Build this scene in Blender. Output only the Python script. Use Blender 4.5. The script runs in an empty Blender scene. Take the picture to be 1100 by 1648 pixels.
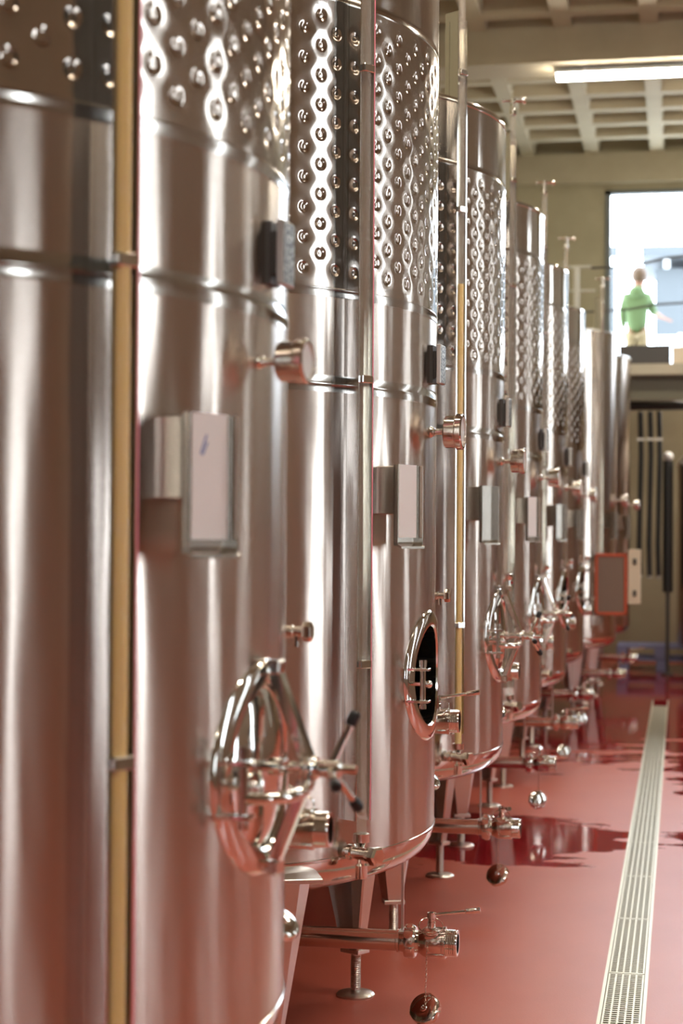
import bpy, bmesh, math, random
import numpy as np
from mathutils import Matrix, Vector
random.seed(7)
PI = math.pi
scene = bpy.context.scene
COL = scene.collection

# ------------------------------------------------------------------ camera
F_PX, H_PX = 2850.0, 1648.0
cd = bpy.data.cameras.new('camera')
cam = bpy.data.objects.new('camera', cd); COL.objects.link(cam)
cd.sensor_fit = 'VERTICAL'; cd.sensor_height = 36.0
cd.lens = F_PX / H_PX * 36.0
cd.clip_start = 0.05; cd.clip_end = 200
_r = Vector((0.98209483, 0.18828425, 0.00622755))
_u = Vector((-0.00386621, -0.01290601, 0.99990924))
_w = Vector((-0.18834753, 0.98202977, 0.01194698))
cam.matrix_world = Matrix(((_r.x, _u.x, -_w.x, 0), (_r.y, _u.y, -_w.y, 0), (_r.z, _u.z, -_w.z, 1.6), (0, 0, 0, 1)))
cd.dof.use_dof = True
cd.dof.focus_distance = 5.45
cd.dof.aperture_fstop = 3.1
scene.camera = cam

# ------------------------------------------------------------------ world, exposure
wd = bpy.data.worlds.new('overcast_sky'); scene.world = wd; wd.use_nodes = True
wd.node_tree.nodes['Background'].inputs['Color'].default_value = (0.76, 0.87, 1.0, 1)
wd.node_tree.nodes['Background'].inputs['Strength'].default_value = 9.0
vs = scene.view_settings
vs.view_transform = 'Standard'; vs.look = 'None'; vs.exposure = 0.82; vs.gamma = 1.0
vs.use_curve_mapping = False
LAMP_STRENGTH = 70.0

# ------------------------------------------------------------------ materials
def nodes(name):
    m = bpy.data.materials.new(name); m.use_nodes = True
    nt = m.node_tree
    return m, nt, nt.nodes['Principled BSDF']

def plain(name, col, rough=0.5, metal=0.0, spec=0.5, noise=0.0, nscale=20.0, emis=None):
    m, nt, b = nodes(name)
    b.inputs['Base Color'].default_value = (*col, 1)
    b.inputs['Roughness'].default_value = rough
    b.inputs['Metallic'].default_value = metal
    b.inputs['Specular IOR Level'].default_value = spec
    if noise:
        tc = nt.nodes.new('ShaderNodeTexCoord'); n = nt.nodes.new('ShaderNodeTexNoise')
        n.inputs['Scale'].default_value = nscale; n.inputs['Detail'].default_value = 6
        nt.links.new(tc.outputs['Object'], n.inputs['Vector'])
        mx = nt.nodes.new('ShaderNodeMix'); mx.data_type = 'RGBA'
        mx.inputs['A'].default_value = (*[c * (1 - noise) for c in col], 1)
        mx.inputs['B'].default_value = (*[min(1, c * (1 + noise)) for c in col], 1)
        nt.links.new(n.outputs['Fac'], mx.inputs['Factor'])
        nt.links.new(mx.outputs['Result'], b.inputs['Base Color'])
    if emis:
        b.inputs['Emission Color'].default_value = (*emis[0], 1)
        b.inputs['Emission Strength'].default_value = emis[1]
    return m

def steel(name, col, rough, aniso=0.0, streak=0.0, wav=0.0):
    m, nt, b = nodes(name)
    b.inputs['Base Color'].default_value = (*col, 1)
    b.inputs['Metallic'].default_value = 1.0
    b.inputs['Roughness'].default_value = rough
    if aniso:
        b.inputs['Anisotropic'].default_value = aniso
        tg = nt.nodes.new('ShaderNodeTangent'); tg.direction_type = 'RADIAL'; tg.axis = 'Z'
        nt.links.new(tg.outputs['Tangent'], b.inputs['Tangent'])
        b.inputs['Anisotropic Rotation'].default_value = ANISO_ROT
    tc = nt.nodes.new('ShaderNodeTexCoord')
    if streak:
        mp = nt.nodes.new('ShaderNodeMapping'); mp.inputs['Scale'].default_value = (1.2, 1.2, 260)
        n = nt.nodes.new('ShaderNodeTexNoise'); n.inputs['Scale'].default_value = 1.0; n.inputs['Detail'].default_value = 4
        nt.links.new(tc.outputs['Object'], mp.inputs['Vector']); nt.links.new(mp.outputs['Vector'], n.inputs['Vector'])
        mr = nt.nodes.new('ShaderNodeMapRange')
        mr.inputs['To Min'].default_value = rough - streak; mr.inputs['To Max'].default_value = rough + streak
        nt.links.new(n.outputs['Fac'], mr.inputs['Value']); nt.links.new(mr.outputs['Result'], b.inputs['Roughness'])
    if wav:
        mp = nt.nodes.new('ShaderNodeMapping'); mp.inputs['Scale'].default_value = (3.2, 3.2, 0.55)
        n = nt.nodes.new('ShaderNodeTexNoise'); n.inputs['Scale'].default_value = 2.2; n.inputs['Detail'].default_value = 1.5
        nt.links.new(tc.outputs['Object'], mp.inputs['Vector']); nt.links.new(mp.outputs['Vector'], n.inputs['Vector'])
        bp = nt.nodes.new('ShaderNodeBump'); bp.inputs['Strength'].default_value = 1.0; bp.inputs['Distance'].default_value = wav
        nt.links.new(n.outputs['Fac'], bp.inputs['Height'])
        mp2 = nt.nodes.new('ShaderNodeMapping'); mp2.inputs['Scale'].default_value = (16, 16, 0.12)
        n2 = nt.nodes.new('ShaderNodeTexNoise'); n2.inputs['Scale'].default_value = 1.0; n2.inputs['Detail'].default_value = 2
        nt.links.new(tc.outputs['Object'], mp2.inputs['Vector']); nt.links.new(mp2.outputs['Vector'], n2.inputs['Vector'])
        b2 = nt.nodes.new('ShaderNodeBump'); b2.inputs['Distance'].default_value = wav * 0.12
        nt.links.new(n2.outputs['Fac'], b2.inputs['Height']); nt.links.new(bp.outputs['Normal'], b2.inputs['Normal'])
        nt.links.new(b2.outputs['Normal'], b.inputs['Normal'])
    return m

ANISO_ROT = 0.25
STEEL = (0.61, 0.52, 0.45)
M = {}
M['shell'] = steel('brushed_steel_shell', STEEL, 0.25, 0.955, 0.0, 0.006)
M['jacket'] = steel('dimpled_steel', (0.65, 0.56, 0.49), 0.13)
M['band'] = steel('polished_weld_band', (0.60, 0.545, 0.49), 0.13)
M['upper'] = steel('bright_steel_band', (0.68, 0.605, 0.54), 0.12, 0.8, 0.0, 0.004)
M['polish'] = steel('polished_steel', (0.82, 0.78, 0.72), 0.10)
M['mirror'] = steel('mirror_steel', (0.84, 0.82, 0.78), 0.07, 0.0, 0.0, 0.004)
M['satin'] = steel('satin_steel', (0.70, 0.66, 0.60), 0.30)
M['holder'] = steel('holder_steel', (0.50, 0.45, 0.39), 0.24)
M['pipe'] = steel('pipe_steel', (0.72, 0.66, 0.58), 0.14)
M['leg'] = steel('leg_steel', (0.78, 0.72, 0.67), 0.34)
M['rubber'] = plain('black_rubber', (0.012, 0.012, 0.012), 0.45)
M['card'] = plain('white_card', (0.90, 0.87, 0.85), 0.6)
M['ink'] = plain('blue_ink', (0.08, 0.14, 0.42), 0.6)
M['pink'] = plain('painted_pink_reflection', (0.90, 0.28, 0.36), 0.4)
M['wine'] = plain('yellow_wine', (0.95, 0.70, 0.20), 0.25)
M['gasket'] = plain('red_gasket', (0.60, 0.10, 0.04), 0.5)
M['cream'] = plain('cream_plastic', (0.72, 0.62, 0.46), 0.45)
M['brownpanel'] = plain('brown_panel', (0.22, 0.15, 0.11), 0.5)
M['dial'] = plain('gauge_dial', (0.85, 0.85, 0.82), 0.3)
M['dark'] = plain('dark_steel', (0.06, 0.055, 0.05), 0.5)
M['trough'] = plain('drain_trough', (0.035, 0.03, 0.025), 0.7)
M['grate'] = steel('grate_steel', (0.66, 0.61, 0.49), 0.42)
M['plastic_blue'] = plain('bluegrey_plastic', (0.24, 0.25, 0.42), 0.5)
M['frame'] = plain('window_frame_paint', (0.10, 0.11, 0.10), 0.5)
M['white'] = plain('white_paint', (0.82, 0.82, 0.82), 0.6)
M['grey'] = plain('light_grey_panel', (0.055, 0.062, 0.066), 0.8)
M['tubewhite'] = plain('lamp_housing', (0.75, 0.75, 0.72), 0.4)
M['lamp'] = plain('lamp_diffuser', (0.9, 0.9, 0.85), 0.4, emis=((1.0, 0.93, 0.79), LAMP_STRENGTH))
M['hoodie'] = plain('green_fleece', (0.085, 0.135, 0.055), 0.9)
M['khaki'] = plain('khaki_cotton', (0.20, 0.155, 0.085), 0.9)
M['skin'] = plain('skin', (0.25, 0.115, 0.07), 0.6)
M['hair'] = plain('brown_hair', (0.08, 0.045, 0.022), 0.7)
M['shoe'] = plain('dark_shoe', (0.05, 0.04, 0.035), 0.6)
M['mezz'] = plain('mezzanine_concrete', (0.46, 0.42, 0.32), 0.8, noise=0.12, nscale=6)
M['galv'] = steel('galvanised_steel', (0.55, 0.52, 0.46), 0.42)
M['darkolive'] = plain('olive_paint', (0.13, 0.115, 0.075), 0.45)
M['lamp_low'] = plain('dim_lamp_diffuser', (0.9, 0.9, 0.85), 0.4, emis=((1.0, 0.90, 0.78), LAMP_STRENGTH * 0.6))
M['rail'] = plain('railing_paint', (0.42, 0.40, 0.33), 0.5)
M['cable'] = plain('dark_cable', (0.06, 0.05, 0.04), 0.6)

def clear_plastic(name, tint, fac):
    m, nt, b = nodes(name)
    b.inputs['Base Color'].default_value = (*tint, 1); b.inputs['Roughness'].default_value = 0.12
    tr = nt.nodes.new('ShaderNodeBsdfTransparent'); tr.inputs['Color'].default_value = (0.97, 0.96, 0.93, 1)
    mx = nt.nodes.new('ShaderNodeMixShader'); mx.inputs['Fac'].default_value = fac
    nt.links.new(tr.outputs[0], mx.inputs[1]); nt.links.new(b.outputs[0], mx.inputs[2])
    nt.links.new(mx.outputs[0], nt.nodes['Material Output'].inputs['Surface'])
    return m
M['tube'] = clear_plastic('clear_sight_tube', (0.85, 0.78, 0.70), 0.25)
M['glass'] = clear_plastic('window_glass', (0.8, 0.85, 0.85), 0.08)

def nameplate_mat():
    m, nt, b = nodes('engraved_nameplate')
    b.inputs['Metallic'].default_value = 1.0; b.inputs['Roughness'].default_value = 0.3
    tc = nt.nodes.new('ShaderNodeTexCoord'); n = nt.nodes.new('ShaderNodeTexNoise')
    n.inputs['Scale'].default_value = 130; n.inputs['Detail'].default_value = 3
    cr = nt.nodes.new('ShaderNodeValToRGB')
    cr.color_ramp.elements[0].position = 0.46; cr.color_ramp.elements[0].color = (0.08, 0.07, 0.06, 1)
    cr.color_ramp.elements[1].position = 0.56; cr.color_ramp.elements[1].color = (0.62, 0.58, 0.52, 1)
    nt.links.new(tc.outputs['Object'], n.inputs['Vector']); nt.links.new(n.outputs['Fac'], cr.inputs['Fac'])
    nt.links.new(cr.outputs['Color'], b.inputs['Base Color'])
    return m
M['nameplate'] = nameplate_mat()

def concrete(name, c1, c2, rough=0.85):
    m, nt, b = nodes(name)
    tc = nt.nodes.new('ShaderNodeTexCoord')
    n = nt.nodes.new('ShaderNodeTexNoise'); n.inputs['Scale'].default_value = 0.9; n.inputs['Detail'].default_value = 8; n.inputs['Roughness'].default_value = 0.65
    cr = nt.nodes.new('ShaderNodeValToRGB')
    cr.color_ramp.elements[0].position = 0.3; cr.color_ramp.elements[0].color = (*c1, 1)
    cr.color_ramp.elements[1].position = 0.7; cr.color_ramp.elements[1].color = (*c2, 1)
    n2 = nt.nodes.new('ShaderNodeTexNoise'); n2.inputs['Scale'].default_value = 60; n2.inputs['Detail'].default_value = 4
    bp = nt.nodes.new('ShaderNodeBump'); bp.inputs['Strength'].default_value = 0.3; bp.inputs['Distance'].default_value = 0.004
    nt.links.new(tc.outputs['Object'], n.inputs['Vector']); nt.links.new(tc.outputs['Object'], n2.inputs['Vector'])
    nt.links.new(n.outputs['Fac'], cr.inputs['Fac']); nt.links.new(cr.outputs['Color'], b.inputs['Base Color'])
    nt.links.new(n2.outputs['Fac'], bp.inputs['Height']); nt.links.new(bp.outputs['Normal'], b.inputs['Normal'])
    b.inputs['Roughness'].default_value = rough
    return m
M['concrete'] = concrete('olive_concrete', (0.30, 0.255, 0.16), (0.39, 0.335, 0.22))
M['slate'] = concrete('slate_wall', (0.045, 0.05, 0.052), (0.075, 0.08, 0.082))
M['concrete_brown'] = concrete('brown_concrete', (0.19, 0.155, 0.115), (0.27, 0.225, 0.165))
M['ceiling'] = concrete('ceiling_concrete', (0.36, 0.305, 0.205), (0.45, 0.385, 0.265))

def floor_mat():
    m, nt, b = nodes('red_resin_floor')
    L = nt.links.new
    def math_(op, a, b_=None, clamp=False):
        n = nt.nodes.new('ShaderNodeMath'); n.operation = op; n.use_clamp = clamp
        for i, x in enumerate((a, b_)):
            if x is None: continue
            if isinstance(x, (int, float)): n.inputs[i].default_value = x
            else: L(x, n.inputs[i])
        return n.outputs[0]
    geo = nt.nodes.new('ShaderNodeNewGeometry')
    # ragged outline: two noises shift the position before measuring to the puddle centres
    mp = nt.nodes.new('ShaderNodeMapping'); mp.inputs['Scale'].default_value = (0.9, 2.2, 1)
    n1 = nt.nodes.new('ShaderNodeTexNoise'); n1.inputs['Scale'].default_value = 1.6; n1.inputs['Detail'].default_value = 7; n1.inputs['Roughness'].default_value = 0.62
    L(geo.outputs['Position'], mp.inputs['Vector']); L(mp.outputs['Vector'], n1.inputs['Vector'])
    wob = math_('MULTIPLY', math_('SUBTRACT', n1.outputs['Fac'], 0.5), 1.7)
    best = None
    for (cx, cy, rx, ry) in [(-0.92, 9.35, 0.72, 0.75), (-0.75, 17.2, 1.15, 4.4), (0.55, 13.2, 0.62, 3.4), (0.5, 20.0, 1.2, 2.8), (0.42, 9.6, 0.45, 0.55)]:
        v = nt.nodes.new('ShaderNodeVectorMath'); v.operation = 'SUBTRACT'
        v.inputs[1].default_value = (cx, cy, 0); L(geo.outputs['Position'], v.inputs[0])
        s = nt.nodes.new('ShaderNodeVectorMath'); s.operation = 'MULTIPLY'
        s.inputs[1].default_value = (1 / rx, 1 / ry, 0); L(v.outputs[0], s.inputs[0])
        ln = nt.nodes.new('ShaderNodeVectorMath'); ln.operation = 'LENGTH'; L(s.outputs[0], ln.inputs[0])
        best = ln.outputs['Value'] if best is None else math_('MINIMUM', best, ln.outputs['Value'])
    d = math_('ADD', best, wob)
    wet = nt.nodes.new('ShaderNodeMapRange'); wet.interpolation_type = 'SMOOTHSTEP'
    wet.inputs['From Min'].default_value = 1.06; wet.inputs['From Max'].default_value = 0.94
    L(d, wet.inputs['Value'])
    n2 = nt.nodes.new('ShaderNodeTexNoise'); n2.inputs['Scale'].default_value = 2.3; n2.inputs['Detail'].default_value = 6
    L(geo.outputs['Position'], n2.inputs['Vector'])
    dry = nt.nodes.new('ShaderNodeMix'); dry.data_type = 'RGBA'
    dry.inputs['A'].default_value = (0.48, 0.085, 0.048, 1); dry.inputs['B'].default_value = (0.57, 0.128, 0.074, 1)
    L(n2.outputs['Fac'], dry.inputs['Factor'])
    mx = nt.nodes.new('ShaderNodeMix'); mx.data_type = 'RGBA'
    mx.inputs['B'].default_value = (0.30, 0.012, 0.018, 1)
    L(dry.outputs['Result'], mx.inputs['A']); L(wet.outputs['Result'], mx.inputs['Factor'])
    L(mx.outputs['Result'], b.inputs['Base Color'])
    rr = nt.nodes.new('ShaderNodeMapRange'); rr.inputs['To Min'].default_value = 0.40; rr.inputs['To Max'].default_value = 0.07
    b.inputs['Specular IOR Level'].default_value = 0.9
    L(wet.outputs['Result'], rr.inputs['Value']); L(rr.outputs['Result'], b.inputs['Roughness'])
    n3 = nt.nodes.new('ShaderNodeTexNoise'); n3.inputs['Scale'].default_value = 140; n3.inputs['Detail'].default_value = 3
    L(geo.outputs['Position'], n3.inputs['Vector'])
    bp = nt.nodes.new('ShaderNodeBump'); bp.inputs['Distance'].default_value = 0.0015
    L(math_('MULTIPLY', math_('SUBTRACT', 1.0, wet.outputs['Result']), 0.35), bp.inputs['Strength'])
    L(n3.outputs['Fac'], bp.inputs['Height']); L(bp.outputs['Normal'], b.inputs['Normal'])
    return m
M['floor'] = floor_mat()

# ------------------------------------------------------------------ mesh helpers
def newbm(): return bmesh.new()
I4 = Matrix.Identity(4)
def T(x, y, z): return Matrix.Translation((x, y, z))

def add_box(bm, x0, x1, y0, y1, z0, z1, Mx=I4, bev=0.0):
    tmp = bmesh.new()
    bmesh.ops.create_cube(tmp, size=1.0)
    for v in tmp.verts:
        v.co = Vector((x0 + (v.co.x + .5) * (x1 - x0), y0 + (v.co.y + .5) * (y1 - y0), z0 + (v.co.z + .5) * (z1 - z0)))
    if bev:
        bmesh.ops.bevel(tmp, geom=tmp.edges[:], offset=bev, segments=1, affect='EDGES', clamp_overlap=True)
    merge(bm, tmp, Mx)

def merge(bm, tmp, Mx=I4):
    mp = {}
    for v in tmp.verts: mp[v] = bm.verts.new(Mx @ v.co)
    for f in tmp.faces:
        try: bm.faces.new([mp[v] for v in f.verts])
        except ValueError: pass
    tmp.free()

def add_lathe(bm, prof, Mx=I4, seg=32, closed=False):
    """prof: list of (radius, height) turned about the local z axis"""
    rings = []
    for r, hh in prof:
        if r < 1e-6: rings.append([bm.verts.new(Mx @ Vector((0, 0, hh)))])
        else: rings.append([bm.verts.new(Mx @ Vector((r * math.cos(2 * PI * k / seg), r * math.sin(2 * PI * k / seg), hh))) for k in range(seg)])
    pairs = list(zip(rings, rings[1:])) + ([(rings[-1], rings[0])] if closed else [])
    for A, B in pairs:
        for k in range(seg):
            k2 = (k + 1) % seg
            if len(A) == 1 and len(B) == 1: continue
            if len(A) == 1: bm.faces.new((A[0], B[k2], B[k]))
            elif len(B) == 1: bm.faces.new((A[k], A[k2], B[0]))
            else: bm.faces.new((A[k], A[k2], B[k2], B[k]))

def add_tube(bm, pts, r, seg=12, cap=True, Mx=I4):
    pts = [Vector(p) for p in pts]
    rs = r if isinstance(r, (list, tuple)) else [r] * len(pts)
    up = None; rings = []
    for i, p in enumerate(pts):
        a = pts[max(i - 1, 0)]; b = pts[min(i + 1, len(pts) - 1)]
        d = (b - a).normalized()
        if up is None:
            up = Vector((0, 0, 1)) if abs(d.z) < .9 else Vector((1, 0, 0))
        s = d.cross(up).normalized(); up = s.cross(d).normalized()
        rings.append([bm.verts.new(Mx @ (p + (s * math.cos(2 * PI * k / seg) + up * math.sin(2 * PI * k / seg)) * rs[i])) for k in range(seg)])
    for A, B in zip(rings, rings[1:]):
        for k in range(seg):
            k2 = (k + 1) % seg
            bm.faces.new((A[k], A[k2], B[k2], B[k]))
    if cap:
        bm.faces.new(rings[0][::-1]); bm.faces.new(rings[-1])

def add_bar(bm, p0, p1, w, th, side=(1, 0, 0), Mx=I4, bev=0.0):
    """flat bar from p0 to p1, width w along side, thickness th"""
    p0, p1 = Vector(p0), Vector(p1); d = p1 - p0; L = d.length; d.normalize()
    s = Vector(side); s = (s - d * s.dot(d)).normalized(); n = d.cross(s)
    R = Matrix(((s.x, n.x, d.x, p0.x), (s.y, n.y, d.y, p0.y), (s.z, n.z, d.z, p0.z), (0, 0, 0, 1)))
    add_box(bm, -w / 2, w / 2, -th / 2, th / 2, 0, L, Mx @ R, bev)

def add_ring(bm, R, r, Mx=I4, seg=28, rs=8):
    prof = [(R + r * math.cos(2 * PI * k / rs), r * math.sin(2 * PI * k / rs)) for k in range(rs)]
    add_lathe(bm, prof, Mx, seg, closed=True)

def add_ball(bm, c, r, Mx=I4, sc=(1, 1, 1), seg=16):
    prof = [(r * math.sin(PI * k / 8), -r * math.cos(PI * k / 8)) for k in range(9)]
    prof[0] = (0, -r); prof[-1] = (0, r)
    add_lathe(bm, prof, Mx @ T(*c) @ Matrix.Diagonal((*sc, 1)), seg)

def finish(bm, name, smooth=True, ang=35):
    bmesh.ops.recalc_face_normals(bm, faces=bm.faces[:])
    me = bpy.data.meshes.new(name); bm.to_mesh(me); bm.free()
    if smooth:
        me.shade_smooth()
        me.set_sharp_from_angle(angle=math.radians(ang))
    return me

def link(name, me, mat, parent=None, label=None, mx=None):
    o = bpy.data.objects.new(name, me); COL.objects.link(o)
    if me is not None and mat and len(me.materials) == 0: me.materials.append(M[mat])
    if parent is not None: o.parent = parent
    if mx is not None: o.matrix_local = mx
    if label: o['label'] = label
    return o

def obj(name, bm, mat, parent=None, label=None, ang=35, mx=None):
    return link(name, finish(bm, name, True, ang), mat, parent, label, mx)

def tag(o, label, cat, group=None, kind=None):
    o['label'] = label; o['category'] = cat
    if group: o['group'] = group
    if kind: o['kind'] = kind
    return o

def empty(name, loc):
    o = bpy.data.objects.new(name, None); o.empty_display_size = 0.1; COL.objects.link(o); o.location = loc
    return o

def struct(name, bm, mat, label=None, parent=None):
    o = obj(name, bm, mat, parent)
    if parent is None: o['kind'] = 'structure'
    if label: o['label'] = label
    return o

# ------------------------------------------------------------------ room shell
XL, XR, YF, YB = -3.4, 5.5, -5.0, 23.0
HR = 6.5                     # underside of the ceiling ribs
DX0, DX1, DY0, DY1 = -0.262, -0.113, 1.85, 17.49   # drain slot
def quad(bm, pts):
    bm.faces.new([bm.verts.new(p) for p in pts])
bm = newbm()
for (x0, x1, y0, y1) in [(XL - .2, DX0, YF - .2, YB + .3), (DX1, XR + .2, YF - .2, YB + .3), (DX0, DX1, YF - .2, DY0), (DX0, DX1, DY1, YB + .3)]:
    add_box(bm, x0, x1, y0, y1, -0.2, 0.0)
struct('floor', bm, 'floor', 'glossy red resin floor with wet patches')

bm = newbm(); add_box(bm, XL - .2, XL, YF, YB, 0, HR + .4)
struct('wall_left', bm, 'concrete', 'concrete wall behind the tank row')
FX0, FX1, FZ0, FZ1 = .35, .80, 1.2, 3.3
bm = newbm(); add_box(bm, XL, FX0, YF - .2, YF, 0, HR + .4); add_box(bm, FX1, XR, YF - .2, YF, 0, HR + .4); add_box(bm, FX0, FX1, YF - .2, YF, FZ1, HR + .4); add_box(bm, FX0, FX1, YF - .2, YF, 0, FZ0)
struct('wall_front', bm, 'slate', 'concrete wall behind the viewer')
bm = newbm()
add_box(bm, FX0, FX0 + .04, YF - .12, YF + .02, FZ0, FZ1); add_box(bm, FX1 - .04, FX1, YF - .12, YF + .02, FZ0, FZ1); add_box(bm, FX0 + .04, FX1 - .04, YF - .12, YF + .02, FZ1 - .04, FZ1); add_box(bm, FX0 + .04, FX1 - .04, YF - .12, YF + .02, FZ0, FZ0 + .04)
struct('window_7', bm, 'frame', 'daylight window behind the viewer')

# right wall with tall windows
WY = [0.6, 4.6, 8.6, 12.6, 16.6]
WTOP = lambda y: 2.3 if y < 1 else 4.9  # short unseen window added, cut low to weaken its streak on the near tank
bm = newbm()
ys = [YF] + sum([[y - .25, y + .25] for y in WY], []) + [YB]
for k in range(0, len(ys), 2):
    add_box(bm, XR, XR + .25, ys[k], ys[k + 1], 0, HR + .4)
for y in WY:
    add_box(bm, XR, XR + .25, y - .25, y + .25, 0, 0.9); add_box(bm, XR, XR + .25, y - .25, y + .25, WTOP(y), HR + .4)
struct('wall_right', bm, 'concrete_brown', 'concrete wall across the aisle with tall windows')
for k, y in enumerate(WY):
    zt = WTOP(y); wf = newbm()
    for (a, b_, c, d) in [(-.25, -.22, .9, zt), (.22, .25, .9, zt), (-.22, .22, .9, .95), (-.22, .22, zt - .05, zt)] + ([(-.22, .22, 2.88, 2.92)] if zt > 4 else []):
        add_box(wf, 0.08, 0.16, a, b_, c, d)
    o = obj('window_%d' % (k + 2), wf, 'frame'); o.location = (XR, y, 0); o['kind'] = 'structure'
    for (z0, z1) in ([(.95, 2.88), (2.92, 4.85)] if zt > 4 else [(.95, zt - .05)]):
        wp = newbm(); add_box(wp, 0.115, 0.121, -.22, .22, z0, z1); obj('pane', wp, 'glass', o)

# back wall with the wide upper opening
OX0, OX1, OZ0, OZ1 = -0.97, 3.6, 3.5, 6.03
bm = newbm()
add_box(bm, XL - .2, OX0, YB, YB + .3, 0, HR + .4); add_box(bm, OX1, XR + .2, YB, YB + .3, 0, HR + .4)
add_box(bm, OX0, OX1, YB, YB + .3, 0, OZ0); add_box(bm, OX0, OX1, YB, YB + .3, OZ1, HR + .4)
struct('wall_back', bm, 'concrete', 'olive concrete end wall with bright upper opening')
bm = newbm(); add_box(bm, XL, XR, YB - .12, YB - .001, 6.12, HR)
struct('trim_1', bm, 'ceiling', 'concrete ledge beam at the top of the end wall')
bm = newbm()
add_box(bm, OX0, OX0 + .07, YB - .03, YB + .1, OZ0, OZ1); add_box(bm, OX0, OX1, YB - .03, YB + .1, OZ1 - .05, OZ1)
struct('window_1', bm, 'frame', 'dark frame of the upper opening')

# waffle ceiling
bm = newbm(); add_box(bm, XL - .2, XR + .2, YF - .2, YB + .3, HR + .34, HR + .6)
ceil = struct('ceiling', bm, 'ceiling', 'coffered concrete ceiling')
PX, PY = 0.82, 0.72
def tap_rib(length, axis):
    bm = newbm()
    prof = [(-.085, 0), (.085, 0), (.13, .34), (-.13, .34)]
    a = [bm.verts.new((0, x, z) if axis == 'x' else (x, 0, z)) for x, z in prof]
    b = [bm.verts.new((length, x, z) if axis == 'x' else (x, length, z)) for x, z in prof]
    for k in range(4): bm.faces.new((a[k], a[(k + 1) % 4], b[(k + 1) % 4], b[k]))
    bm.faces.new(a); bm.faces.new(b[::-1])
    return finish(bm, 'rib')
BEAMS = [-2.05 + .13, 4.3 + .13, 10.65 + .13, 17.16]      # near face of each deep cross beam
BW = 0.56
ribx = tap_rib(XR - XL, 'x')
spans = [(YF, BEAMS[0])] + [(BEAMS[k] + BW, BEAMS[k + 1]) for k in range(3)] + [(BEAMS[3] + BW, YB)]
for (a, b_) in spans:
    riby = tap_rib(b_ - a, 'y')
    x = -0.32 - PX * 3
    while x < XR:
        if x > XL + .1:
            o = link('rib', riby, 'ceiling', ceil); o.location = (x, a, HR)
        x += PX
    y = (b_ - .95 if b_ == YB else b_ - .45)
    while y > a + .2:
        o = link('rib', ribx, 'ceiling', ceil); o.location = (XL, y, HR - 0.001)
        y -= PY
bm = newbm(); add_box(bm, 0, XR - XL, 0, BW, 0, 0.72)
bmm = finish(bm, 'cross_beam')
for y in BEAMS:
    o = link('cross_beam', bmm, 'ceiling', ceil); o.location = (XL, y, 6.17)

# ceiling lamps under the cross beams
lb = newbm(); add_box(lb, -.78, .78, -.075, .075, -.035, 0, bev=.006); lamp_body = finish(lb, 'housing')
lb = newbm()
prof = [(.062 * math.cos(a), .062 * math.sin(a) * 0.9 - .035) for a in [PI + PI * k / 10 for k in range(11)]]
A = [lb.verts.new((-.765, y, z)) for y, z in prof]; B = [lb.verts.new((.765, y, z)) for y, z in prof]
for k in range(10): lb.faces.new((A[k], A[k + 1], B[k + 1], B[k]))
lb.faces.new(A); lb.faces.new(B[::-1])
lamp_diff = finish(lb, 'diffuser')
LAMPS = []
for y in BEAMS:
    for x in (-0.44, 2.05):
        o = empty('ceiling_lamp', (x, y + .24, 6.17 - .03)); LAMPS.append(o)
        link('housing', lamp_body, 'tubewhite', o); link('diffuser', lamp_diff, 'lamp', o)
        for s in (-.5, .5):
            c = newbm(); add_box(c, s - .02, s + .02, -.03, .03, 0, .03); obj('bracket', c, 'tubewhite', o)
        if y == BEAMS[3] and x < 0: tag(o, 'glowing white tubular lamp under the concrete cross beam at top right', 'lamp', 'ceiling lamps')
        else: tag(o, 'tubular ceiling lamp under a cross beam, outside the picture', 'lamp', 'ceiling lamps')

o = empty('ceiling_lamp', (.70, 20.75, 3.38 - .03))
link('housing', lamp_body, 'tubewhite', o); link('diffuser', lamp_diff.copy(), None, o).data.materials[0] = M['lamp_low']
c = newbm(); add_box(c, -.02, .02, -.03, .03, 0, .03); obj('bracket', c, 'tubewhite', o)
tag(o, 'tubular lamp fixed under the mezzanine floor at the right edge', 'lamp', 'ceiling lamps')

# ------------------------------------------------------------------ floor drain
dr = empty('floor_drain', (0, 0, 0)); tag(dr, 'long narrow steel floor drain running along the red floor', 'drain')
bm = newbm(); add_box(bm, DX0 + .001, DX1 - .001, DY0, DY1, -0.09, -0.075); obj('trough', bm, 'trough', dr)
bm = newbm()
add_box(bm, DX0 - .004, DX0 + .008, DY0, DY1, -.08, .004); add_box(bm, DX1 - .008, DX1 + .004, DY0, DY1, -.08, .004)
obj('edge_frame', bm, 'grate', dr)
GL = 0.937
bm = newbm(); gw = DX1 - DX0 - .020
for k in range(6):
    x = -gw / 2 + .004 + k * (gw - .008) / 5
    add_box(bm, x - .0032, x + .0032, .004, GL - .004, -.012, .003)
for yy in (.004, GL - .016): add_box(bm, -gw / 2, gw / 2, yy, yy + .012, -.022, .003)
n = 36
for k in range(1, n):
    y = GL * k / n
    add_box(bm, -gw / 2, gw / 2, y - .004, y + .004, -.005, .001)
gm = finish(bm, 'grate')
for k in range(16):
    y = 6.55 + (k - 5) * GL
    if y + GL > DY1 + .1: break
    o = link('grate', gm, 'grate', dr); o.location = ((DX0 + DX1) / 2, y, 0)
    
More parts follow.
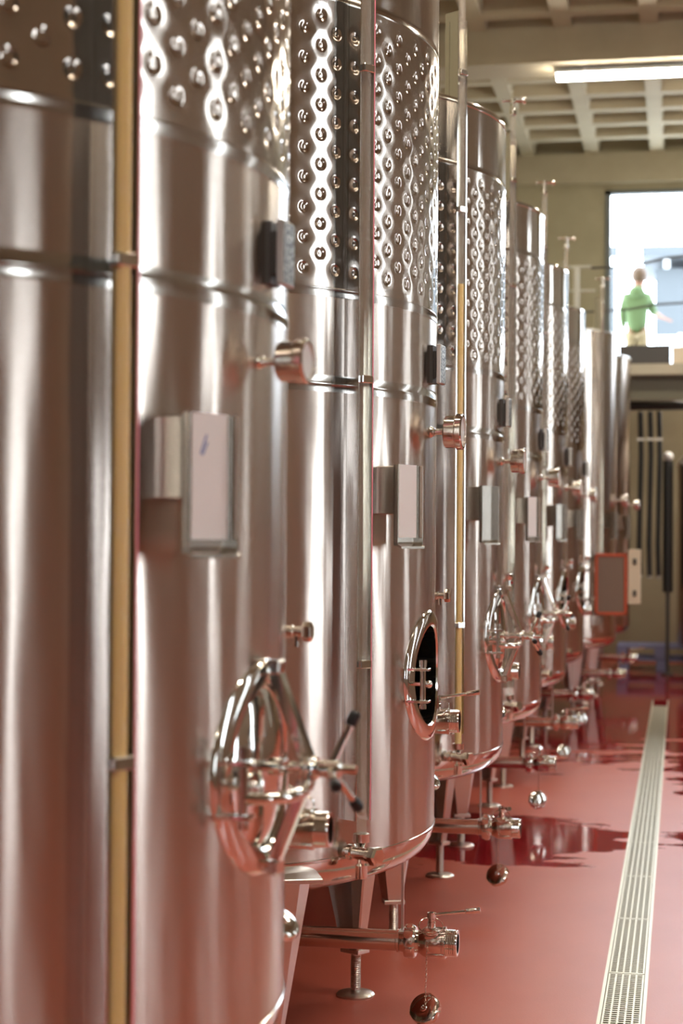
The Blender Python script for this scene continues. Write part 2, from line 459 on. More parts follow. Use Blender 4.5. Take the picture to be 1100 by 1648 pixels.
# ------------------------------------------------------------------ tanks
TXC, TY2, TS, TR = -1.7267, 5.4383, 2.1793, 0.9725
ZR, Z1, Z2, Z3, Z0 = 3.3681, 3.0912, 2.2816, 2.0162, 0.6915
rad = math.radians
def pol(a, r, z): return Vector((r * math.sin(a), -r * math.cos(a), z))
def frame(deg, r, z):
    """x = towards smaller angle (towards the viewer), y = outward, z = up"""
    a = rad(deg)
    return Matrix(((-math.cos(a), math.sin(a), 0, r * math.sin(a)), (-math.sin(a), -math.cos(a), 0, -r * math.cos(a)), (0, 0, 1, z), (0, 0, 0, 1)))
def along_x(x, y, z):
    """lathe axis pointing along +x (towards the aisle)"""
    return Matrix(((0, 0, 1, x), (0, 1, 0, y), (-1, 0, 0, z), (0, 0, 0, 1)))
def out_axis(deg, r, z):
    """lathe axis pointing radially outward"""
    return frame(deg, r, z) @ Matrix(((1, 0, 0, 0), (0, 0, 1, 0), (0, -1, 0, 0), (0, 0, 0, 1)))

MA, MZ = 86.5, 1.168           # manway centre
def shell_mesh():
    NA = 256
    zs = list(np.arange(Z0, .92, .0457)) + list(np.arange(.93, 1.41, .016)) + list(np.linspace(1.45, Z2, 14))
    vs_ = []; fs = []
    for z in zs:
        for k in range(NA):
            vs_.append(tuple(pol(2 * PI * k / NA, TR, z)))
    for j in range(len(zs) - 1):
        for k in range(NA):
            a = 2 * PI * (k + .5) / NA - rad(MA); a = (a + PI) % (2 * PI) - PI
            t = TR * math.sin(a) if abs(a) < 1 else 9
            zc = (zs[j] + zs[j + 1]) / 2 - MZ
            if (t / .213) ** 2 + (zc / .178) ** 2 < 1: continue
            k2 = (k + 1) % NA
            fs.append((j * NA + k, j * NA + k2, (j + 1) * NA + k2, (j + 1) * NA + k))
    me = bpy.data.meshes.new('lower_shell'); me.from_pydata(vs_, [], fs); me.shade_smooth()
    return me

def jacket_mesh():
    NC = 108; sub = 15; NA = NC * sub
    st = 2 * PI / NC; ph = rad(69.5) - 8 * st
    zs = np.linspace(Z2, Z1, 200)
    ang = np.arange(NA) * 2 * PI / NA + ph
    A, Z = np.meshgrid(ang, zs)
    pitch = 0.083
    d2 = np.full(A.shape, 9.0)
    ci = np.round((A - ph) / st)
    for dc in (-1, 0, 1):
        c = ci + dc
        da = (A - ph - c * st) * TR
        off = np.where(np.mod(c, 2) == 0, 0.0, pitch / 2)
        zz = 3.040 - Z - off
        kk = np.clip(np.round(zz / pitch), 0, 8)
        dz = zz - kk * pitch
        d2 = np.minimum(d2, da * da + dz * dz)
    d = np.sqrt(d2)
    h = np.full(A.shape, 0.0012)
    q = np.clip(1 - (d / .042) ** 2, 0, 1); h -= 0.0010 * q ** 2
    q = np.clip((.0180 - d) / .0105, 0, 1); h -= 0.0030 * q * q * (3 - 2 * q)
    q = np.clip(1 - (d / .0065) ** 2, 0, 1); h += 0.0013 * q
    r = TR + h
    co = np.stack([r * np.sin(A), -r * np.cos(A), Z], -1).reshape(-1, 3)
    nz = len(zs)
    j, k = np.meshgrid(np.arange(nz - 1), np.arange(NA), indexing='ij')
    k2 = (k + 1) % NA
    F = np.stack([j * NA + k, j * NA + k2, (j + 1) * NA + k2, (j + 1) * NA + k], -1).reshape(-1, 4)
    me = bpy.data.meshes.new('cooling_jacket')
    me.vertices.add(len(co)); me.vertices.foreach_set('co', co.ravel())
    me.loops.add(F.size); me.loops.foreach_set('vertex_index', F.ravel().astype(np.int32))
    me.polygons.add(len(F)); me.polygons.foreach_set('loop_start', (np.arange(len(F)) * 4).astype(np.int32))
    me.polygons.foreach_set('loop_total', np.full(len(F), 4, np.int32))
    me.update(calc_edges=True); me.validate(); me.shade_smooth()
    return me

MESH = {}
def cache(key, fn, ang=35):
    if key not in MESH:
        r = fn()
        MESH[key] = finish(r, key, True, ang) if isinstance(r, bmesh.types.BMesh) else r
    return MESH[key]

def lathe_bm(prof, seg=160, Mx=I4, closed=False):
    bm = newbm(); add_lathe(bm, prof, Mx, seg, closed); return bm

def leg_bm():
    # folded tapering sheet leg, local origin under the leg axis, widest at the top
    bm = newbm()
    top, bot, zt, zb = (.135, .095), (.040, .034), .66, .165
    def sec(w, d, z):   # half hexagonal section, open at the back
        return [Vector(p) for p in ((-w, d * .9, z), (-w * .62, -d * .55, z), (w * .62, -d * .55, z), (w, d * .9, z))]
    A = [bm.verts.new(p) for p in sec(*top, zt)]; B = [bm.verts.new(p) for p in sec(*bot, zb)]
    Ai = [bm.verts.new(p * 1.0 + Vector((0, .006, 0))) for p in sec(top[0] * .96, top[1], zt)]
    Bi = [bm.verts.new(p * 1.0 + Vector((0, .006, 0))) for p in sec(bot[0] * .90, bot[1], zb)]
    for k in range(3):
        bm.faces.new((A[k], A[k + 1], B[k + 1], B[k])); bm.faces.new((Ai[k + 1], Ai[k], Bi[k], Bi[k + 1]))
        bm.faces.new((A[k], Ai[k], Ai[k + 1], A[k + 1])); bm.faces.new((B[k], B[k + 1], Bi[k + 1], Bi[k]))
    bm.faces.new((A[0], B[0], Bi[0], Ai[0])); bm.faces.new((A[3], Ai[3], Bi[3], B[3]))
    add_box(bm, -.042, .042, -.026, .036, .150, .165, bev=.002)
    add_box(bm, -.145, .145, -.062, .09, .655, .668, bev=.002)
    return bm
def foot_bm():
    bm = newbm()
    add_lathe(bm, [(0, 0), (.066, 0), (.067, .006), (.060, .012), (.030, .017), (.016, .02), (.0165, .15), (0, .15)], I4, 28)
    for k in range(16): add_ring(bm, .0165, .0022, T(0, 0, .032 + k * .007), 16, 5)
    return bm

def ysurf(x): return math.sqrt(TR * TR - x * x) - TR
def ring_bm():
    bm = newbm(); N = 72; Mx = frame(MA, TR, MZ)
    prof = [(.170, .149, -.07), (.170, .149, .003), (.175, .154, .009), (.200, .174, .011), (.222, .190, .009), (.233, .198, .003), (.238, .203, -.012)]
    rings = [[bm.verts.new(Mx @ Vector((a * math.cos(2 * PI * k / N), y + ysurf(a * math.cos(2 * PI * k / N)), b * math.sin(2 * PI * k / N)))) for k in range(N)] for a, b, y in prof]
    for A, B in zip(rings, rings[1:] ):
        for k in range(N): bm.faces.new((A[k], A[(k + 1) % N], B[(k + 1) % N], B[k]))
    return bm
def door_bm():
    bm = newbm(); N = 64; Mx = frame(MA, TR, MZ)
    prof = [(.168, .147, -.02), (.168, .147, -.004), (.158, .137, .002), (.13, .11, .010), (.09, .07, .016), (.04, .03, .020)]
    rings = [[bm.verts.new(Mx @ Vector((a * math.cos(2 * PI * k / N), y + ysurf(a * math.cos(2 * PI * k / N)), b * math.sin(2 * PI * k / N)))) for k in range(N)] for a, b, y in prof]
    c = bm.verts.new(Mx @ Vector((0, .021, 0))); c0 = bm.verts.new(Mx @ Vector((0, -.02, 0)))
    for A, B in zip(rings, rings[1:]):
        for k in range(N): bm.faces.new((A[k], A[(k + 1) % N], B[(k + 1) % N], B[k]))
    for k in range(N):
        bm.faces.new((rings[-1][k], rings[-1][(k + 1) % N], c)); bm.faces.new((rings[0][(k + 1) % N], rings[0][k], c0))
    return bm
def hinge_bm():
    bm = newbm(); Mx = frame(MA, TR, MZ)
    add_tube(bm, [(.205, .024, -.082), (.205, .024, .040)], .0085, 14, Mx=Mx)
    add_tube(bm, [(.205, .024, .040), (.205, .024, .060)], .0115, 14, Mx=Mx)
    add_tube(bm, [(.205, .024, -.084), (.205, .024, -.072)], .0105, 14, Mx=Mx)
    for z in (.032, -.062): add_box(bm, .188, .224, -.022, .044, z - .004, z + .004, Mx, .0015)
    add_ball(bm, (.190, .038, -.012), .012, Mx)
    add_tube(bm, [(.190, -.01, -.012), (.190, .038, -.012)], .006, 10, Mx=Mx)
    return bm
def arm_bm():
    bm = newbm(); Mx = frame(MA, TR, MZ)
    add_tube(bm, [(.205, .024, -.03), (.19, .052, -.032), (.15, .088, -.033), (.09, .098, -.032), (.03, .094, -.026), (0, .085, -.014)], .0115, 12, Mx=Mx)
    return bm
def yoke_bm():
    bm = newbm(); Mx = frame(MA, TR, MZ)
    for s in (1, -1):
        add_bar(bm, (0, .014, .190 * s), (0, .084, .012 * s), .032, .024, (1, 0, 0), Mx, .003)
        add_box(bm, -.022, .022, .008, .034, .184 * s - .014, .184 * s + .014, Mx, .004)
    add_lathe(bm, [(0, .074), (.021, .074), (.023, .079), (.023, .098), (.020, .103), (0, .103)], Mx @ Matrix(((1, 0, 0, 0), (0, 0, 1, 0), (0, -1, 0, 0), (0, 0, 0, 1))), 20)
    return bm
OUT = Matrix(((1, 0, 0, 0), (0, 0, 1, 0), (0, -1, 0, 0), (0, 0, 0, 1)))   # lathe z -> local y
def spindle_bm():
    bm = newbm(); Mx = frame(MA, TR, MZ) @ OUT
    add_lathe(bm, [(0, .02), (.017, .02), (.017, .034), (.011, .038), (.011, .104), (.016, .106), (.016, .145), (.012, .148), (.0085, .15), (.0085, .176), (0, .177)], Mx, 18)
    return bm
SPK = [20, 140, 260]
def spoke_bm(deg):
    bm = newbm(); Mx = frame(MA, TR, MZ); a = rad(deg)
    add_tube(bm, [(0, .125, 0), (.09 * math.sin(a) * -1, .159, .09 * math.cos(a))], [.0075, .0068], 10, Mx=Mx)
    return bm
def grip_bm(deg):
    bm = newbm(); Mx = frame(MA, TR, MZ); a = rad(deg)
    add_tube(bm, [(-s * math.sin(a), .125 + .034 * s / .09, s * math.cos(a)) for s in (.082, .085, .104, .108)], [.0085, .0105, .0105, .007], 12, Mx=Mx)
    return bm
def knob_bm():
    bm = newbm(); Mx = frame(MA, TR, MZ)
    add_box(bm, -.014, .014, .004, .05, .192, .214, Mx, .003)
    add_tube(bm, [(0, .034, .20), (0, .034, .24)], .010, 12, Mx=Mx)
    add_tube(bm, [(0, .034, .236), (0, .034, .246), (0, .034, .262), (0, .034, .268)], [.012, .0165, .0165, .010], 14, Mx=Mx)
    return bm

def cover_bm():      # bent sheet channel that carries the sight tube
    bm = newbm(); Mx = frame(55.0, TR, 0)
    add_box(bm, -.0015, .0015, -.012, .058, .80, 3.695, Mx)
    add_box(bm, -.044, -.0415, -.014, .067, .80, 3.66, Mx)
    add_box(bm, -.044, .0015, .010, .013, .80, 3.66, Mx)
    return bm
def sight_bm(z0=.745, z1=3.79):
    return lathe_bm([(.0145, z0), (.0145, z1)], 16, frame(55.0, TR, 0) @ T(-.021, .058, 0))
def clip_bm():
    bm = newbm(); Mx = frame(55.0, TR, 0)
    add_box(bm, -.043, -.002, .044, .0725, -.011, .011, Mx, .002)
    return bm
def reflection_strip_bm():  # thin pink strip, a painted reflection along the channel edge
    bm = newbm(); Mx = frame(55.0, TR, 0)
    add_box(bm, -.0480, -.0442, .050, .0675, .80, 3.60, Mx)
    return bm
def levelvalve_bm():
    bm = newbm(); Ax = frame(55.0, TR, 0) @ T(-.021, 0, .708) @ OUT
    add_lathe(bm, [(0, -.02), (.013, -.02), (.013, .012), (.023, .014), (.023, .028), (.018, .031), (.019, .086), (.023, .088), (.023, .102), (0, .102)], Ax, 20)
    Mx = frame(55.0, TR, 0) @ T(-.021, .058, 0)
    add_lathe(bm, [(.010, .712), (.010, .728), (.019, .738), (.023, .741), (.023, .764), (.016, .766), (0, .766)], Mx, 18)
    add_lathe(bm, [(0, .640), (.016, .640), (.017, .644), (.017, .676), (.012, .682), (.012, .70)], Mx, 16)
    return bm
def levelknob_bm():
    bm = newbm(); Ax = frame(55.0, TR, 0) @ T(-.021, 0, .708) @ OUT
    add_lathe(bm, [(0, .1), (.024, .1), (.028, .104), (.028, .122), (.022, .128), (0, .128)], Ax, 6)
    return bm
def topvalve_bm():
    bm = newbm(); Mx = frame(55.0, TR, 0) @ T(-.021, .058, 0)
    add_lathe(bm, [(.010, 3.785), (.019, 3.79), (.019, 3.815), (.011, 3.822), (.011, 3.85), (.016, 3.853), (.016, 3.872), (0, 3.875)], Mx, 16)
    p = Mx @ Vector((0, 0, 3.862))
    add_tube(bm, [p + Vector((-.05, -.01, 0)), p + Vector((.055, .01, 0))], .0065, 10)
    add_tube(bm, [p + Vector((.05, .01, 0)), p + Vector((.066, .013, 0))], .016, 12)
    add_ball(bm, p + Vector((-.052, -.011, 0)), .009)
    return bm

HA = 67.0
def holder_bm():
    bm = newbm(); Mx = frame(HA, TR, 1.0)
    w = .064; z0, z1 = .565, .797
    add_box(bm, -w, w, .058, .061, z0 + .01, z1, Mx)
    add_box(bm, -w, -w + .0025, .058, .078, z0, z1, Mx); add_box(bm, w - .0025, w, .058, .072, z0, z1, Mx)
    # sloping bottom lip
    bmm_ = [(-w, .058, z0 + .012), (w, .058, z0 + .012), (w, .084, z0 - .002), (-w, .084, z0 - .002), (-w, .058, z0 + .006), (w, .058, z0 + .006), (w, .084, z0 - .008), (-w, .084, z0 - .008)]
    v = [bm.verts.new(Mx @ Vector(p)) for p in bmm_]
    for f in ((0, 1, 2, 3), (7, 6, 5, 4), (0, 4, 5, 1), (3, 2, 6, 7), (1, 5, 6, 2), (0, 3, 7, 4)): bm.faces.new([v[i] for i in f])
    return bm
def stub_bm():
    bm = newbm(); Mx = frame(HA, TR, 1.0)
    add_box(bm, -.035, .062, -.006, .057, .655, .792, Mx, .002)
    return bm
def card_bm():
    bm = newbm(); Mx = frame(HA, TR, 1.0)
    add_box(bm, -.052, .044, .0615, .0630, .588, .798, Mx)
    return bm

GA = 87.0
def gaugestem_bm():
    bm = newbm(); Ax = out_axis(GA, TR, 1.912)
    add_lathe(bm, [(.020, -.005), (.017, .004), (.013, .008), (.013, .012), (.009, .014), (.009, .034), (.013, .036), (.013, .046), (0, .046)], Ax, 16)
    return bm
def gauge_bm():
    bm = newbm(); Ax = out_axis(GA, TR, 1.912)
    add_lathe(bm, [(0, .044), (.046, .044), (.050, .048), (.050, .078), (.052, .080), (.0555, .082), (.0555, .098), (.052, .102), (.047, .102), (.047, .095), (0, .095)], Ax, 36)
    return bm
def dial_bm():
    return lathe_bm([(0, .0965), (.046, .0965)], 32, out_axis(GA, TR, 1.912))
def plate_bm():
    bm = newbm(); Mx = frame(86.0, TR, 2.119)
    add_box(bm, -.06, .012, .022, .036, -.060, .060, Mx, .002)
    return bm
def platemount_bm():
    bm = newbm(); Mx = frame(86.0, TR, 2.119)
    add_box(bm, -.055, .008, -.008, .010, -.058, .058, Mx); add_box(bm, -.04, .0, .010, .0225, -.04, .04, Mx)
    return bm
def plateface_bm():
    bm = newbm(); Mx = frame(86.0, TR, 2.119)
    add_box(bm, -.057, .009, .0361, .0370, -.057, .057, Mx)
    return bm

PZ = 0.339
def pipe_bm():
    bm = newbm()
    add_lathe(bm, [(0, .02), (.032, .02), (.032, .866), (.035, .868), (.035, .876), (.0325, .878), (.034, .892), (.034, .9)], along_x(0, 0, PZ), 28)
    add_tube(bm, [(0.03, 0, PZ), (0.02, 0, PZ + .06), (0, 0, .5)], .032, 16)
    return bm
def nut_bm():
    bm = newbm()
    add_lathe(bm, [(.034, .890), (.049, .893), (.050, .897), (.050, .922), (.046, .927), (.034, .928), (.034, .940)], along_x(0, 0, PZ), 24)
    for k in range(4):
        a = k * PI / 2 + .3
        add_box(bm, .899, .920, -.007, .007, .046, .058, T(0, 0, PZ) @ Matrix.Rotation(a, 4, 'X'), .002)
    return bm
def valve_bm(x0=.928, z=PZ, y=0.0, k=1.0):
    bm = newbm()
    pr = [(.034, 0), (.036, .012), (.044, .024), (.047, .034), (.047, .082), (.0485, .084), (.0485, .092), (.041, .094)]
    for q in range(5): pr += [(.0425, .0955 + q * .0058), (.0405, .0985 + q * .0058)]
    pr += [(.041, .126), (.040, .129), (.031, .129), (.031, .07), (0, .07)]
    add_lathe(bm, [(r * k, h_ * k) for r, h_ in pr], along_x(x0, y, z), 32)
    add_lathe(bm, [(.013 * k, .040 * k), (.013 * k, .062 * k), (.0105 * k, .064 * k), (.0105 * k, .072 * k), (.0135 * k, .074 * k), (.0135 * k, .092 * k), (0, .094 * k)], T(x0 + .047 * k, y, z), 14)
    return bm
def lever_bm(x0=.928, z=PZ, y=0.0, k=1.0, L=.15, yaw=0.0, rise=.02):
    bm = newbm(); Mx = T(x0 + .047 * k, y, z + .084 * k) @ Matrix.Rotation(yaw, 4, 'Z')
    add_tube(bm, [(0, 0, 0), (L * .70, 0, rise * .7)], .0052, 10, Mx=Mx)
    add_tube(bm, [(L * .68, 0, rise * .68), (L * .72, 0, rise * .72), (L, 0, rise)], [.0062, .0085, .0085], 10, Mx=Mx)
    return bm
def chain_bm(p0, p1, loop):
    bm = newbm(); p0, p1 = Vector(p0), Vector(p1); n = max(4, int((p1 - p0).length / .0085))
    for k in range(n):
        c = p0.lerp(p1, (k + .5) / n)
        add_ring(bm, .0042, .0011, T(*c) @ Matrix.Rotation((k % 2) * PI / 2 + .4, 4, 'Z') @ Matrix.Rotation(PI / 2, 4, 'X') @ Matrix.Diagonal((.62, 1.25, 1, 1)), 8, 4)
    add_ring(bm, .037, .0017, loop, 28, 5)
    return bm
def cap_bm(c, ax, k=1.0):
    bm = newbm(); ax = Vector(ax).normalized(); s = ax.orthogonal().normalized(); t = ax.cross(s)
    Mx = Matrix(((s.x, t.x, ax.x, c[0]), (s.y, t.y, ax.y, c[1]), (s.z, t.z, ax.z, c[2]), (0, 0, 0, 1)))
    add_lathe(bm, [(0, .013), (.010, .013), (.012, .010), (.043, .0095), (.048, .006), (.049, .0), (.049, -.012), (.046, -.014), (.040, -.014), (.040, -.002), (0, -.002)], Mx @ Matrix.Scale(k, 4), 28)
    add_ring(bm, .005, .0015, Mx @ T(0, 0, .016) @ Matrix.Rotation(PI / 2, 4, 'X'), 10, 5)
    for q in range(6):
        add_box(bm, -.006, .006, .046 * k, .0505 * k, -.011, .002, Mx @ Matrix.Rotation(q * PI / 3, 4, 'Z'))
    return bm
def strap_bm():
    bm = newbm(); add_box(bm, .880, .888, -.004, .004, .372, .605); add_box(bm, .876, .892, -.036, .036, .368, .374); return bm

SY, SZ = 0.35, 0.985           # side outlet
def sideneck_bm():
    return lathe_bm([(.034, .875), (.034, .892), (.045, .894), (.045, .903), (.032, .904)], 24, along_x(0, SY, SZ))
def sample_bm():
    bm = newbm(); y, z = .25, 1.40
    add_lathe(bm, [(.013, .92), (.013, .955), (.011, .957), (.011, .976), (.0, .976)], along_x(0, y, z), 16)
    add_tube(bm, [(.962, y, z), (.962, y, z - .03)], .006, 10)
    return bm
def samplehandle_bm():
    bm = newbm(); add_lathe(bm, [(0, .974), (.019, .976), (.021, .98), (.021, .992), (.017, .996), (0, .996)], along_x(0, .25, 1.40), 6); return bm

bands = [Z1, Z2, Z3]
def band_bm(): 
    r = TR
    return lathe_bm([(r - .004, -.024), (r + .0012, -.023), (r + .0012, -.0035), (r + .0022, -.0015), (r + .0022, .0015), (r + .0012, .0035), (r + .0012, .023), (r - .004, .024)], 192)

def put(key, fn, mat, parent, name=None, label=None, ang=35, mx=None):
    return link(name or key, cache(key, fn, ang), mat, parent, label, mx)

def make_tank(i, label, door='closed', card=True, wine=None, lever=0.0, side_lever=0.0, knob=False, chain=True, wheel_rot=0.0, cap_ax=(-.3, -.75, .55)):
    t = empty('fermentation_tank', (TXC, TY2 + (i - 2) * TS, 0))
    tag(t, label, 'tank', 'row of dimpled steel tanks')
    put('lower_shell', shell_mesh, 'shell', t)
    put('cooling_jacket', jacket_mesh, 'jacket', t, label='dimpled cooling jacket')
    put('upper_shell', lambda: lathe_bm([(TR + .001, Z1 - .01), (TR + .001, ZR - .012)], 192), 'upper', t)
    put('rim', lambda: lathe_bm([(TR - .002, ZR - .026), (TR + .004, ZR - .022), (TR + .005, ZR - .008), (TR + .002, ZR - .002), (TR - .003, ZR), (TR - .009, ZR - .002), (TR - .012, ZR - .026)], 192, closed=True), 'polish', t)
    put('lid', lambda: lathe_bm([(TR - .006, ZR - .06), (.2, ZR + .0), (.2, ZR + .02), (0, ZR + .02)], 64), 'satin', t)
    put('bottom', lambda: lathe_bm([(TR, Z0), (TR, Z0 - .012), (TR - .008, .652), (TR - .030, .622), (TR - .062, .602), (TR - .10, .59), (.12, .49), (.06, .47), (0, .47)], 160), 'upper', t)
    for z in bands: put('weld_band', band_bm, 'band', t, mx=T(0, 0, z))
    put('base_seam', lambda: lathe_bm([(TR - .002, -.006), (TR + .003, -.003), (TR + .003, .003), (TR - .002, .006)], 160), 'band', t, mx=T(0, 0, Z0))
    for (x, y, rz) in ((.626, -.74, .35), (.626, .615, 2.6), (-.626, -.74, -.35), (-.626, .615, -2.6)):
        lg = put('leg', leg_bm, 'leg', t, mx=T(x, y, 0) @ Matrix.Rotation(rz, 4, 'Z'))
        put('foot', foot_bm, 'satin', lg, ang=40)
    cv = put('sight_tube_cover', cover_bm, 'mirror', t, label='tall mirror-bright channel beside the sight tube')
    for z in (1.235, 2.03, 2.9, 3.45): put('tube_clip', clip_bm, 'polish', cv, mx=T(0, 0, z))
    if i < 3: put('reflection_strip', reflection_strip_bm, 'pink', cv, label='pink strip painted in for a reflection on the channel edge')
    st = put('sight_tube', sight_bm, 'tube', t, label='clear vertical sight tube')
    if wine:
        key = 'wine_column_%d' % i
        w = newbm(); add_lathe(w, [(0, .765), (.0132, .765), (.0132, wine), (0, wine)], frame(55.0, TR, 0) @ T(-.021, .058, 0), 14)
        obj('wine_column', w, 'wine', st, 'yellow wine in the sight tube')
    lv = put('level_valve', levelvalve_bm, 'polish', t); put('valve_knob', levelknob_bm, 'mirror', lv)
    put('top_valve', topvalve_bm, 'polish', t)
    # card holder, gauge, nameplate
    hd = put('card_holder', holder_bm, 'holder', t); put('bracket', stub_bm, 'holder', hd)
    if card: put('card', card_bm, 'card', hd, label='white paper card')
    if i == 1:
        k = newbm(); Mx = frame(HA, TR, 1.0)
        add_bar(k, (.022, .0634, .73), (.006, .0634, .762), .003, .0006, (1, 0, 0), Mx); add_bar(k, (.017, .0634, .728), (.004, .0634, .75), .003, .0006, (1, 0, 0), Mx)
        obj('pen_mark', k, 'ink', hd)
    g = put('pressure_gauge', gauge_bm, 'polish', t, mx=Matrix.Rotation(rad(-4), 4, 'Z') @ out_axis(GA, TR, 1.912) @ Matrix.Diagonal((.74, .74, .95, 1)) @ out_axis(GA, TR, 1.912).inverted() if i == 1 else None); put('stem', gaugestem_bm, 'polish', g); put('dial', dial_bm, 'dial', g)
    np_ = put('nameplate', plate_bm, 'satin', t); put('mount', platemount_bm, 'dark', np_); put('engraved_face', plateface_bm, 'nameplate', np_)
    # manway
    rg = put('manway_ring', ring_bm, 'polish', t, label='oval polished manway ring'); put('hinge', hinge_bm, 'polish', rg)
    if knob: put('swing_bolt', knob_bm, 'polish', rg)
    if door == 'closed':
        d = put('manway_door', door_bm, 'mirror', t)
        put('yoke', yoke_bm, 'polish', d); put('hinge_arm', arm_bm, 'polish', d)
        hw = put('handwheel', spindle_bm, 'polish', t)
        pivot = frame(MA, TR, MZ); Rm = pivot @ Matrix.Rotation(wheel_rot, 4, 'Y') @ pivot.inverted()
        for s in SPK:
            put('spoke%d' % s, lambda s=s: spoke_bm(s), 'polish', hw, 'spoke', mx=Rm); put('grip%d' % s, lambda s=s: grip_bm(s), 'rubber', hw, 'grip', mx=Rm, label='black grip')
    # bottom outlet
    pp = put('drain_pipe', pipe_bm, 'pipe', t)
    put('union_nut', nut_bm, 'polish', pp); put('ball_valve', valve_bm, 'polish', pp)
    obj('lever', lever_bm(yaw=lever), 'polish', pp)
    if chain:
        put('chain', lambda: chain_bm((.968, -.047, PZ + .01), (.965, -.058, .165), T(.975, -.012, PZ + .052) @ Matrix.Rotation(.6, 4, 'X') @ Matrix.Rotation(.12, 4, 'Y')), 'polish', pp)
        obj('cap', cap_bm((.963, -.055, .148), cap_ax), 'polish', pp, 'round screw cap hanging on a chain')
    put('support_strap', strap_bm, 'satin', t)
    # side outlet
    sn = put('side_outlet', sideneck_bm, 'polish', t)
    put('side_valve', lambda: valve_bm(.900, SZ, SY, .90), 'polish', sn, 'ball_valve')
    obj('lever', lever_bm(.900, SZ, SY, .90, .14, side_lever, .022), 'polish', sn)
    put('side_chain', lambda: chain_bm((.925, SY - .045, SZ - .01), (.92, SY - .05, SZ - .16), T(.945, SY - .012, SZ + .048) @ Matrix.Rotation(.6, 4, 'X')), 'polish', sn, 'chain')
    obj('cap', cap_bm((.922, SY - .05, SZ - .185), (.55, -.25, .8) if i != 3 else (-.1, -1, .25), .85), 'polish', sn)
    sv = put('sample_valve', sample_bm, 'polish', t); put('sample_handle', samplehandle_bm, 'polish', sv)
    return t

make_tank(1, 'blurred near steel tank filling the left, sight tube full of yellow wine', wine=3.70, side_lever=2.2, cap_ax=(.5, -.5, .6))
make_tank(2, 'sharp steel tank whose oval manway stands open and black', door='open', lever=0.06)
make_tank(3, 'dimpled steel tank directly behind the open one, card holder empty', card=False, wine=2.60, lever=-1.25, side_lever=2.6, knob=True)
make_tank(4, 'fourth dimpled tank from the front, white card, handwheel with crossed spokes', lever=-1.5, side_lever=2.9, knob=True, wheel_rot=.7, cap_ax=(.4, -.8, .2))
make_tank(5, 'fifth dimpled tank from the front, ringed manway standing open', door='open', card=False, lever=0.0, side_lever=2.9, knob=True, cap_ax=(.4, -.8, .2))
make_tank(6, 'rearmost dimpled tank, just in front of the plain undimpled tanks', door='open', card=False, lever=0.0, side_lever=2.9, knob=True, cap_ax=(.4, -.8, .2))

# plain taller tanks at the end of the row
def plain_tank(x, y, H, label, sight, door):
    t = empty('storage_tank', (x, y, 0)); tag(t, label, 'tank', 'plain steel tanks at the end of the row')
    put('plain_shell', lambda: lathe_bm([(TR, Z0), (TR, H - .01)], 160), 'shell', t)
    put('plain_rim', lambda: lathe_bm([(TR - .012, H - .02), (TR + .006, H - .02), (TR + .008, H - .010), (TR + .004, H), (TR - .012, H)], 128, closed=True), 'satin', t, 'rim')
    put('plain_lid', lambda: lathe_bm([(TR - .006, H - .05), (.2, H), (0, H + .02)], 64), 'satin', t, 'lid')
    link('bottom', MESH['bottom'], 'upper', t)
    for (lx, ly, rz) in ((.626, -.74, .35), (.626, .615, 2.6), (-.626, -.74, -.35), (-.626, .615, -2.6)):
        lg = link('leg', MESH['leg'], 'leg', t, mx=T(lx, ly, 0) @ Matrix.Rotation(rz, 4, 'Z')); link('foot', MESH['foot'], 'satin', lg)
    g = link('pressure_gauge', MESH['pressure_gauge'], 'polish', t); link('stem', MESH['stem'], 'polish', g); link('dial', MESH['dial'], 'dial', g)
    hd = link('card_holder', MESH['card_holder'], 'satin', t); link('bracket', MESH['bracket'], 'satin', hd)
    pp = link('drain_pipe', MESH['drain_pipe'], 'satin', t); link('union_nut', MESH['union_nut'], 'polish', pp); link('ball_valve', MESH['ball_valve'], 'polish', pp)
    obj('lever', lever_bm(), 'polish', pp)
    if sight:
        link('sight_tube_cover', MESH['sight_tube_cover'], 'mirror', t); link('sight_tube', MESH['sight_tube'], 'tube', t); link('top_valve', MESH['top_valve'], 'polish', t)
    if door:
        # rectangular lower door swung open towards the viewer
        Mx = frame(62, TR, 0)
        b = newbm()
        for (x0, x1, z0, z1) in ((-.16, .16, .90, .93), (-.16, .16, 1.38, 1.41), (-.16, -.13, .90, 1.41), (.13, .16, .90, 1.41)):
            add_box(b, x0, x1, -.02, .03, z0, z1, Mx, .003)
        obj('door_frame', b, 'polish', t)
        b = newbm(); add_box(b, .815, 1.085, -.74, -.715, .905, 1.435, bev=.004)
        lf = obj('hinged_door', b, 'brownpanel', t, 'open rectangular door with brown inner face')
        b = newbm()
        for (x0, x1, z0, z1) in ((.815, 1.085, 1.412, 1.437), (.815, 1.085, .903, .928), (.813, .836, .903, 1.437), (1.064, 1.087, .903, 1.437)):
            add_box(b, x0, x1, -.752, -.7402, z0, z1, bev=.003)
        obj('gasket', b, 'gasket', lf, 'red rubber gasket')
        b = newbm(); add_box(b, .80, .84, -.735, -.50, 1.28, 1.31); add_box(b, .80, .84, -.735, -.50, 1.02, 1.05); obj('hinge_arm', b, 'polish', lf)
        b = newbm(); add_box(b, 1.095, 1.205, -.735, -.700, 1.0, 1.475, bev=.004)
        add_box(b, 1.15, 1.156, -.740, -.735, 1.01, 1.465)
        fr = obj('cover_panel', b, 'cream', t, 'cream panel with dark clips beside the open door')
        for z in (1.095, 1.37):
            b = newbm(); add_box(b, 1.138, 1.168, -.752, -.7405, z - .025, z + .025, bev=.003); obj('clip', b, 'dark', fr)
        b = newbm(); add_box(b, 1.02, 1.10, -.720, -.705, 1.14, 1.18); obj('tie_bar', b, 'polish', lf)
    return t
